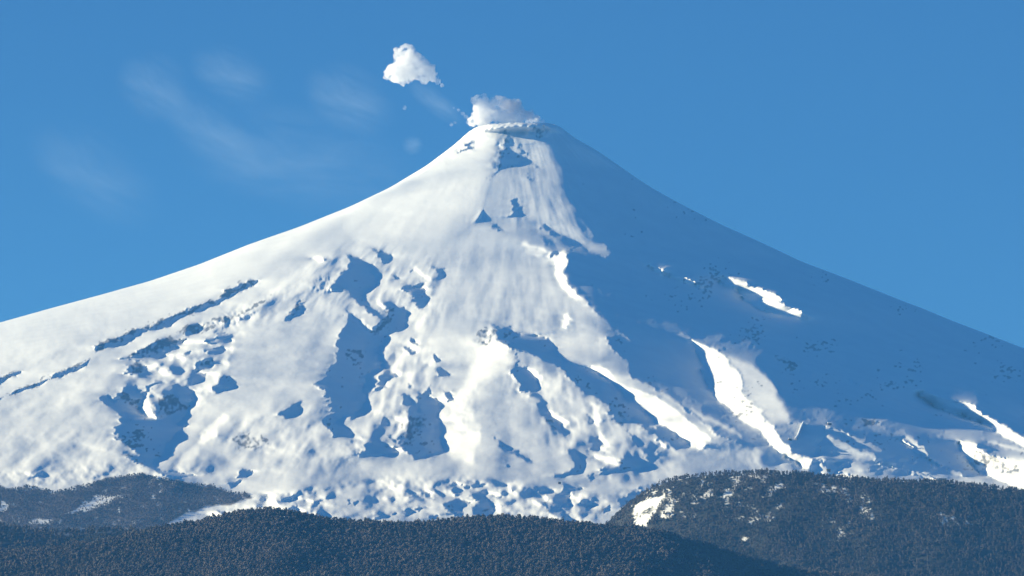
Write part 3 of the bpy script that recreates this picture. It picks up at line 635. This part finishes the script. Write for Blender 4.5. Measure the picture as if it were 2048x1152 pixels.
# ---------- trees ----------
def leafmat(name,a,b,c):
    m,nt,p=new_mat(name,a,.75,.1); co=objco(nt)
    n1=noise_node(nt,.011,5,.65,co).outputs['Fac']; n2=noise_node(nt,.12,2,.5,co).outputs['Fac']
    nt.links.new(mix(nt,ramp(nt,n2,.3,.7,0,.55),mix(nt,ramp(nt,n1,.38,.62),a,b),c),p.inputs['Base Color'])
    return m
M_LEAF=leafmat('evergreen_foliage',(.085,.080,.072),(.16,.135,.12),(.115,.10,.085))
M_LEAF2=leafmat('hill_foliage',(.08,.08,.072),(.17,.145,.13),(.115,.10,.088))
M_TWIG=leafmat('bare_branches',(.10,.083,.078),(.17,.145,.14),(.13,.11,.105))
M_BARK=new_mat('bark',(.09,.075,.06),.9)[0]
def crown(rg,n,w,h,z0_,leaf,umb=0,lobes=6):
    """leafy clumps: small bent quads spread through a lumpy volume"""
    L=[(rg.uniform(-.3,.3)*w,rg.uniform(-.3,.3)*w,z0_+h*rg.uniform(.25,.9),rg.uniform(.22,.42)) for _ in range(lobes)]; L.append((0,0,z0_+h*.55,.42))
    V=[];F=[]
    for k in range(n):
        lx,ly,lz,lr=L[rg.integers(len(L))]; d=rg.standard_normal(3); d/=np.linalg.norm(d); r=lr*rg.uniform(.55,1.05)
        taper=1-.45*max(0,(lz-z0_)/h-.3)
        p=np.array([lx*taper+d[0]*r*w*.8*taper,ly*taper+d[1]*r*w*.8*taper,lz+d[2]*r*h*.55])
        nrm=d+rg.standard_normal(3)*.45; nrm/=np.linalg.norm(nrm); u=np.cross(nrm,rg.standard_normal(3)); u/=np.linalg.norm(u)+1e-9; v=np.cross(nrm,u)
        s=leaf*rg.uniform(.6,1.3); b=len(V)
        V+=[p-u*s-v*s*.6,p+u*s*.9-v*s*.7,p+u*s*.8+v*s*.8+nrm*s*.25,p-u*s*.7+v*s*.6]; F.append([b,b+1,b+2,b+3])
    return np.array(V),np.array(F)
def bare(rg,n,w,h):
    V=[];F=[]
    for k in range(n):
        z=h*rg.uniform(.15,.6); a=rg.uniform(0,2*math.pi); e=rg.uniform(.5,1.3); l=h*rg.uniform(.25,.5)
        p=np.array([rg.uniform(-.1,.1)*w,rg.uniform(-.1,.1)*w,z]); t=p+np.array([math.cos(a)*l*.6,math.sin(a)*l*.6,l*e*.7]); q=np.cross(t-p,rg.standard_normal(3)); q/=np.linalg.norm(q); s=.05*h
        b=len(V); V+=[p-q*s*.5,p+q*s*.5,t+q*s*1.6,t-q*s*1.6]; F.append([b,b+1,b+2,b+3])
    return np.array(V),np.array(F)
def forest(name,kind,protos,pos,scl,mat,label,seed):
    rg=np.random.default_rng(seed); VV_=[];FF_=[];b=0
    pid=rg.integers(len(protos),size=len(pos)); ang=rg.uniform(0,2*math.pi,len(pos))
    for k,(V,F) in enumerate(protos):
        m=np.where(pid==k)[0]
        if len(m)==0: continue
        c,s_=np.cos(ang[m])[:,None],np.sin(ang[m])[:,None]; sc=scl[m][:,None]*rg.uniform(.85,1.2,(len(m),1)); st=rg.uniform(.8,1.25,(len(m),1))
        x=(V[None,:,0]*c-V[None,:,1]*s_)*sc+pos[m][:,0:1]; y=(V[None,:,0]*s_+V[None,:,1]*c)*sc+pos[m][:,1:2]; z=V[None,:,2]*sc*st+pos[m][:,2:3]
        W_=np.stack([x,y,z],2).reshape(-1,3); F_=(F[None]+(np.arange(len(m))*len(V))[:,None,None]).reshape(-1,4)+b
        VV_.append(W_); FF_.append(F_); b+=len(W_)
    o=mesh_np(name,np.concatenate(VV_),np.concatenate(FF_),mat,smooth=False); tag(o,label,'forest',kind='stuff'); return o
def scatter(h,n,seed,umin=-200,umax=2330,vmax=1175,keep=None,smin=-25):
    rg=np.random.default_rng(seed); Us,s,X,Y,Z=hills[h]
    fs=np.interp(rg.uniform(smin,s[-1],n*3),s,np.arange(len(s))); fu=rg.uniform(0,len(Us)-1.01,n*3)
    x,y,z=bil(X,fu,fs),bil(Y,fu,fs),bil(Z,fu,fs); px,py=to_px(x,y,z)
    k=(px>umin)&(px<umax)&(py<vmax)
    if keep is not None: k&=keep(px,py,rg)
    return np.stack([x,y,z],1)[k][:n],px[k][:n],py[k][:n]
_r=np.random.default_rng(11)
P_EV=[crown(_r,100,6.8,9.5,2,.66) for _ in range(7)]; P_SIDE=[crown(_r,60,5,7,1,.58) for _ in range(7)]; P_BARE=[bare(_r,16,4,6.5) for _ in range(7)]
NFRONT,NSIDE,NMID,NBROWN=22500,25000,7600,6800
pf,pfx,pfy=scatter('front_hill',NFRONT*3,21)
pf,pfx,pfy=pf[:NFRONT],pfx[:NFRONT],pfy[:NFRONT]
def keep_side(px,py,rg):
    k=np.ones(px.shape,bool)
    for am,P in SIDE_SNOW: k&=~(inside(P,px,py-3)&(rg.random(px.shape)<(1. if am==1 else am*.8)))
    return k&(px>1180)
psd,_,_=scatter('side_hill',NSIDE,22,umin=1180,keep=keep_side); pm,_,_=scatter('middle_hill',NMID,23,umax=520)
rr=np.random.default_rng(5)
# single trees: those on the crest, each clear against the snow, and the nearest rows
crest_v=np.interp(pfx,[p[0] for p in FRONT_CREST],[p[1] for p in FRONT_CREST]); ok=(pfx>5)&(pfx<1700)&(pfy<1150)
idx=np.where(ok&(np.abs(pfy-crest_v-12)<7))[0]; sel_c=rr.permutation(idx)[:190]
near=np.where((pfx>10)&(pfx<2040)&(pfy>1138)&(pfy<1150))[0]; sel_n=near[np.argsort(pf[near,1])][:110]
mask=np.ones(len(pf),bool); mask[sel_c]=False; mask[sel_n]=False
forest('forest','f',P_EV,pf[mask],np.full(mask.sum(),1.),M_LEAF,'dark evergreen forest covering the foreground ridge below the snow',31)
forest('forest','f',P_EV,pm,np.full(len(pm),1.),M_LEAF,'dark forest on the low ridge behind the foreground slope at bottom left',32)
forest('forest','f',P_SIDE,psd,np.full(len(psd),1.),M_LEAF2,'steep wooded hillside with snow between its trees below the ski slopes',33)
# bare woods on the foot of the volcano
bu=rr.uniform(-80,505,NBROWN*3); bv=rr.uniform(945,1066,NBROWN*3); kk=inside(WOOD_AREA,bu,bv)
for g_ in SNOW_GAPS: kk&=~(inside(g_,bu,bv)&(rr.random(bu.shape)<.72))
bu,bv=bu[kk][:NBROWN],bv[kk][:NBROWN]; bx,by,bz=on_volcano(bu,bv)
forest('forest','b',P_BARE,np.stack([bx,by,bz-.5],1),np.full(len(bx),1.),M_TWIG,'brown leafless woodland at the western foot of the volcano',34)
tree_var=[]
for v_ in range(5):
    Vc_,Fc_=crown(_r,240,7.2,10,2,.5,lobes=9); cm=mesh_np('crown',Vc_,Fc_,M_LEAF,smooth=False,link=False)
    t=MB(); t.tube([(0,0,-1.5),(0.1,0,3),(.05,.1,8)],[.5,.38,.15],7)
    for q in range(4):
        a=q*1.7+v_; t.tube([(0,0,3.5+q),(math.cos(a)*1.5,math.sin(a)*1.5,5+q)],[.16,.07],5)
    to=t.build('trunk',M_BARK); tm=to.data; bpy.data.objects.remove(to); tree_var.append((cm,tm))
for sel,lab,grp in ((sel_c,'dark evergreen tree on the crest of the foreground ridge with snow behind it','trees along the crest of the foreground ridge'),(sel_n,'dark evergreen tree in the lowest rows of the foreground forest','trees in the lowest rows of the forest')):
    for q_ in sel:
        cm,tm=tree_var[int(rr.integers(5))]; e=empty('evergreen_tree',tuple(pf[q_]),rr.uniform(0,6.28)); s_=rr.uniform(.85,1.25); e.scale=(s_,s_,s_*rr.uniform(.85,1.2))
        tag(e,lab,'tree',grp)
        for nm,me in (('crown',cm),('trunk',tm)):
            c=bpy.data.objects.new(nm,me); COL.objects.link(c); c.parent=e
# ---------- ski lift, huts ----------
M_STEEL=new_mat('grey_steel',(.16,.17,.19),.5,.4)[0]; M_WALL=new_mat('dark_boards',(.12,.09,.07),.8)[0]; M_PALE=new_mat('pale_plaster',(.6,.58,.54),.8)[0]
M_ROOFSNOW=new_mat('roof_snow',(.84,.86,.89),.7)[0]; M_GLASS=new_mat('window_glass',(.04,.05,.07),.2,.5)[0]; M_CONC=new_mat('concrete',(.42,.42,.42),.85)[0]
def lift_tower(px,py,h=11.,label=''):
    x,y,z=on_volcano(px,py); e=empty('lift_tower',(x,y,z),0); tag(e,label,'ski lift tower','ski lift towers on the lower slope')
    m=MB(); m.tube([(0,0,-2),(0,0,h)],[.42,.30],8); m.build('mast',M_STEEL,e)
    m=MB(); m.box((0,0,h+.2),(4.4,.4,.4)); m.build('crossarm',M_STEEL,e)
    for s in (-1,1):
        m=MB(); m.box((s*2.1,0,h-.3),(.3,2.6,.35)); m.tube([(s*2.1-.12,-1,h-.55),(s*2.1+.12,-1,h-.55)],[.3,.3],8); m.tube([(s*2.1-.12,1,h-.55),(s*2.1+.12,1,h-.55)],[.3,.3],8); m.build('wheel_set',M_STEEL,e)
    return e
TOW=[(1703,878,'topmost lift tower on the pale snow tongue above the blue shadow strip'),(1745,896,'lift tower beside the long blue shadow strip on the pale tongue'),(1641,903,'tall grey lift tower downhill from the foot of the snow-covered gallery'),(1664,909,'lift tower next below the tall one beneath the gallery'),
(1609,934,'lift tower near the sunlit band above the dark wooded crest'),(1706,928,'lift tower on the open slope right of the small brown hut'),(1737,945,'short lift tower just above the dark forest edge right of the brown hut'),(1758,938,'lift tower at the upper end of the narrow sunlit streak'),(1782,943,'lift tower standing in the narrow sunlit streak'),(1816,950,'lift tower at the lower end of the narrow sunlit streak'),
(1825,921,'lift tower on the edge of the blue shade above the sunlit streak'),(1863,936,'lift tower above the long lodge on the shaded slope edge'),(1894,946,'lowest lift tower, uphill to the right of the long lodge')]
for a,b,l in TOW: lift_tower(a,b,10. if a!=1641 else 13.,l)
def hut(px,py,w,d,h,wall,label,rz=.2,roof=M_ROOFSNOW,name='mountain_hut',cat='hut',nwin=1):
    x,y,z=on_volcano(px,py); e=empty(name,(x,y-1,z),rz); tag(e,label,cat)
    m=MB(); m.box((0,0,h/2-1),(w,d,h+2)); m.build('wall',wall,e)
    m=MB(); o=.4; m.poly([(-w/2-o,-d/2-o,h),(w/2+o,-d/2-o,h),(w/2+o,d/2+o,h),(-w/2-o,d/2+o,h),(-w/2-o,0,h+d*.32),(w/2+o,0,h+d*.32)],[(0,1,5,4),(2,3,4,5),(1,2,5),(3,0,4),(3,2,1,0)]); m.build('roof',roof,e)
    m=MB(); m.box((-w*.25,-d/2-.03,h*.38),(1.1,.1,2.1)); m.build('door',M_GLASS,e)
    for i in range(nwin):
        m=MB(); m.box((w*(.05+.38*i/max(1,nwin-1)) if nwin>1 else w*.2,-d/2-.03,h*.6),(1.5,.1,1.2)); m.build('window',M_GLASS,e)
    return e
hut(1659,850,9,6,5,M_WALL,'round-looking snow-topped hut on the knoll beside the upper blue shadow',name='mountain_hut')
hut(1580,880,8,5,3.5,M_WALL,'small dark hut at the foot of the snow-covered gallery')
hut(1657,942,9,5,3.2,M_WALL,'small brown hut in the sunlit snow just above the wooded crest',roof=M_WALL)
hut(1119,968,6,4,4,M_WALL,'tiny dark hut alone on the snow below the central valley',roof=M_WALL)
# long lodge with an arched end
x,y,z=on_volcano(1882,961); lodge=empty('ski_lodge',(x,y-3,z),.05); tag(lodge,'long low ski lodge with a pale arched left end at the dark forest edge','lodge')
m=MB(); m.box((3,0,1.5),(20,9,6)); m.build('wall',M_WALL,lodge)
m=MB(); m.box((3,0,4.75),(21,10,.5)); m.build('roof',M_STEEL,lodge)
m=MB(); vs_=[];fs_=[]
for q in range(9):
    a=math.pi*q/8
    for yy_ in (-5,5):
        for r in (4.2,3.5): vs_.append((-11-math.cos(a)*r,yy_,math.sin(a)*r*1.2))
for q in range(8):
    b=q*4; c=b+4; fs_+=[(b,b+2,c+2,c),(b+1,c+1,c+3,b+3),(b,c,c+1,b+1),(b+2,b+3,c+3,c+2)]
m.poly(vs_,fs_); m.build('arch',M_PALE,lodge)
for q in range(6):
    m=MB(); m.box((-5+q*3.1,-4.53,2.6),(1.9,.1,1.6)); m.build('window',M_GLASS,lodge)
# snow covered gallery of the surface lift
A=[on_volcano(*p) for p in ((1591,880),(1596,873),(1600,863),(1603,855),(1607,847))]
A=[Vector((float(a[0]),float(a[1])-2,float(a[2]))) for a in A]; gal=empty('lift_gallery',tuple(A[0])); tag(gal,'narrow snow-roofed gallery climbing from the small hut to the shadow edge','lift gallery')
R_=[tuple(p-A[0]+Vector((0,0,2.2))) for p in A]
m=MB(); m.tube([tuple(Vector(p)+Vector((0,0,-1.2))) for p in R_],[2.9]*5,10); m.build('wall',M_CONC,gal)
m=MB(); m.tube([tuple(Vector(p)+Vector((-.4,-.3,.8))) for p in R_],[2.5]*5,10); m.build('roof',M_ROOFSNOW,gal)
# ---------- steam and smoke ----------
def volmat(name,color,dens,scale,thr,soft,aniso=.2,edge=None,streak=False):
    m=bpy.data.materials.new(name); m.use_nodes=True; nt=m.node_tree; nt.nodes.clear(); out=N(nt,'ShaderNodeOutputMaterial'); v=N(nt,'ShaderNodeVolumePrincipled')
    v.inputs['Color'].default_value=color+(1,); v.inputs['Anisotropy'].default_value=aniso; nt.links.new(v.outputs[0],out.inputs['Volume'])
    tc=N(nt,'ShaderNodeTexCoord'); vec=tc.outputs['Object']
    if streak:
        ms=N(nt,'ShaderNodeMapping'); ms.inputs['Rotation'].default_value=(0,math.radians(-20),0); ms.inputs['Scale'].default_value=(.45,1,1.5); nt.links.new(vec,ms.inputs['Vector']); vec=ms.outputs[0]
    n=noise_node(nt,scale,7,.68,vec); n.inputs['Distortion'].default_value=.6 if streak else 0.; f=ramp(nt,n.outputs['Fac'],thr,thr+soft)
    if edge:   # fades towards the outside of an ellipsoid
        mp=N(nt,'ShaderNodeMapping'); mp.inputs['Scale'].default_value=(1/edge[0],1/edge[1],1/edge[2]); nt.links.new(tc.outputs['Object'],mp.inputs['Vector'])
        ln=N(nt,'ShaderNodeVectorMath',operation='LENGTH'); nt.links.new(mp.outputs[0],ln.inputs[0]); g_=ramp(nt,ln.outputs['Value'],1.,.25)
        mu=N(nt,'ShaderNodeMath',operation='MULTIPLY'); nt.links.new(f,mu.inputs[0]); nt.links.new(g_,mu.inputs[1]); f=mu.outputs[0]
    mu=N(nt,'ShaderNodeMath',operation='MULTIPLY'); nt.links.new(f,mu.inputs[0]); mu.inputs[1].default_value=dens; nt.links.new(mu.outputs[0],v.inputs['Density'])
    return m
def air(px,py,D):
    U,V=brg(px,py); a,b=tang(U,V); return Vector((float(a*D),D,float(ZC+b*D)))
def puffs(name,balls,D,mat,voxel,seed,disp=(11,17),label=None,cat=None,kind=None):
    """one closed billowing body: balls (photo bearing, radius in bearing units, depth offset) fused into a single skin"""
    rg=np.random.default_rng(seed); c0=air(balls[0][0],balls[0][1],D); Vs=[];Fs=[];b=0
    import bmesh
    for bx_,by_,br in balls:
        p=air(bx_,by_,D)-c0; r=br*K*D
        subs=[(p,r)]
        for _ in range(16):
            d=rg.standard_normal(3); d/=np.linalg.norm(d); rr_=r*rg.uniform(.22,.5); subs.append((p+Vector(d*r*rg.uniform(.7,.95)),rr_))
        for q,(c,s) in enumerate(subs):
            bm=bmesh.new(); bmesh.ops.create_icosphere(bm,subdivisions=3,radius=s); V=np.array([v.co for v in bm.verts]); F=np.array([[v.index for v in f.verts] for f in bm.faces]); bm.free()
            Vs.append(V+np.array(c)); Fs.append(F+b); b+=len(V)
    o=mesh_np(name,np.concatenate(Vs),np.concatenate(Fs),mat); o.location=c0
    r=o.modifiers.new('skin','REMESH'); r.mode='VOXEL'; r.voxel_size=voxel; r.use_smooth_shade=True
    for q,(st,sz) in enumerate((disp,(disp[0]*.45,disp[1]*.4))):
        t=bpy.data.textures.new('billow','CLOUDS'); t.noise_scale=sz; t.noise_depth=2; md=o.modifiers.new('billow','DISPLACE'); md.texture=t; md.strength=st; md.mid_level=.5; md.texture_coords='LOCAL'
    tag(o,label,cat,kind=kind); return o
V_WHITE=volmat('white_steam',(1,1,1),.12,.045,.40,.22,.0)
V_GREY=volmat('ash_smoke',(.58,.60,.68),.06,.05,.34,.25,.0)
V_THIN=volmat('thin_steam',(1,1,1),.03,.06,.40,.25,.0)
puffs('cloud',[(812,118,21),(800,108,13),(820,100,11),(790,145,20),(815,145,21),(840,135,19),(858,140,13),(866,153,11),(850,155,12),(830,120,17),(842,122,9),(800,152,15),(876,163,6),(884,170,3.5),(778,150,10)],15900.,V_WHITE,2.2,1,(12,16),'compact bright white puff of steam floating clear above the summit','cloud')
puffs('steam_plume',[(962,213,17),(955,200,11),(968,197,9),(975,226,19),(955,235,14),(992,228,17),(1008,236,15),(965,240,16),(985,208,13),(1030,238,12),(945,244,9)],15920.,V_WHITE,2.2,2,(10,15),'thick white steam billowing from the left side of the crater','steam')
puffs('steam_plume',[(1072,240,6),(1062,241,5),(1079,236,4),(1053,243,4)],15890.,V_WHITE,1.6,3,(3,9),'small white steam puff on the right part of the crater rim','steam')
puffs('smoke_plume',[(1015,212,16),(1000,203,11),(1030,214,15),(1020,232,16),(1042,226,12),(1058,230,10),(1073,238,8),(1038,238,11),(1085,243,5)],16060.,V_GREY,2.6,4,(7,18),'mauve grey ash smoke rising behind the white steam in the crater','smoke')
puffs('steam_wisp',[(938,243,6),(932,234,5),(925,227,4),(917,220,3.5),(908,216,2.5),(942,250,5)],15900.,V_THIN,1.6,5,(3.5,9),'ragged thin steam shred leaning left off the crater rim','steam')
puffs('steam_wisp',[(809,216,4),(810,213,3)],15900.,V_THIN,1.4,6,(2,6),'tiny pale steam puff below the floating white cloud','steam')
puffs('steam_wisp',[(903,249,4),(910,245,3)],15900.,V_THIN,1.4,7,(2,6),'small pale steam fleck close to the left upper slope','steam')
def wisp(px,py,rx,rz,rot,dens,label,seed,D=15700.,sc=.012):
    R=(rx*K*D,120.,rz*K*D); mt=volmat('drifting_smoke',(.72,.88,1),dens*1.05,sc,.40,.34,.0,edge=R,streak=True)
    import bmesh
    bm=bmesh.new(); bmesh.ops.create_icosphere(bm,subdivisions=4,radius=1); V=np.array([v.co for v in bm.verts])*np.array(R); F=np.array([[v.index for v in f.verts] for f in bm.faces]); bm.free()
    o=mesh_np('smoke_wisp',V,F,mt); o.location=air(px,py,D); o.rotation_euler=(0,math.radians(rot),0); tag(o,label,'smoke',kind='stuff'); return o
wisp(825,290,24,20,0,.0030,'faint round smoke patch just above the upper left slope',1,sc=.03)
wisp(700,200,110,75,30,.0022,'broad faint smoke veil left of the white cloud',2)
wisp(465,150,100,60,25,.0019,'faint smoke veil high above the left flank',3)
wisp(310,175,90,75,40,.0017,'faint smoke veil at the far left of the drift',4)
wisp(420,260,150,60,38,.0015,'long faint smoke veil drifting over the left flank',5)
wisp(872,205,75,26,38,.0026,'thin smoke trail between the crater and the white cloud',6,sc=.02)
wisp(600,320,280,120,12,.0013,'very faint smoke sheet above the middle of the left flank',7,sc=.008)
wisp(190,350,170,90,35,.0013,'very faint smoke sheet near the left end of the skyline',8,sc=.008)
# ---------- haze ----------
mh=bpy.data.materials.new('haze'); mh.use_nodes=True; nth=mh.node_tree; nth.nodes.clear(); oh=N(nth,'ShaderNodeOutputMaterial'); vh=N(nth,'ShaderNodeVolumePrincipled')
vh.inputs['Color'].default_value=HAZE_COLOR+(1,); vh.inputs['Density'].default_value=HAZE_DENSITY; vh.inputs['Anisotropy'].default_value=0.
nth.links.new(vh.outputs[0],oh.inputs['Volume'])
m=MB(); m.box((0,60000,(59+2900)/2),(181000,181000,2900-59)); hz=m.build('haze',mh); tag(hz,kind='stuff')
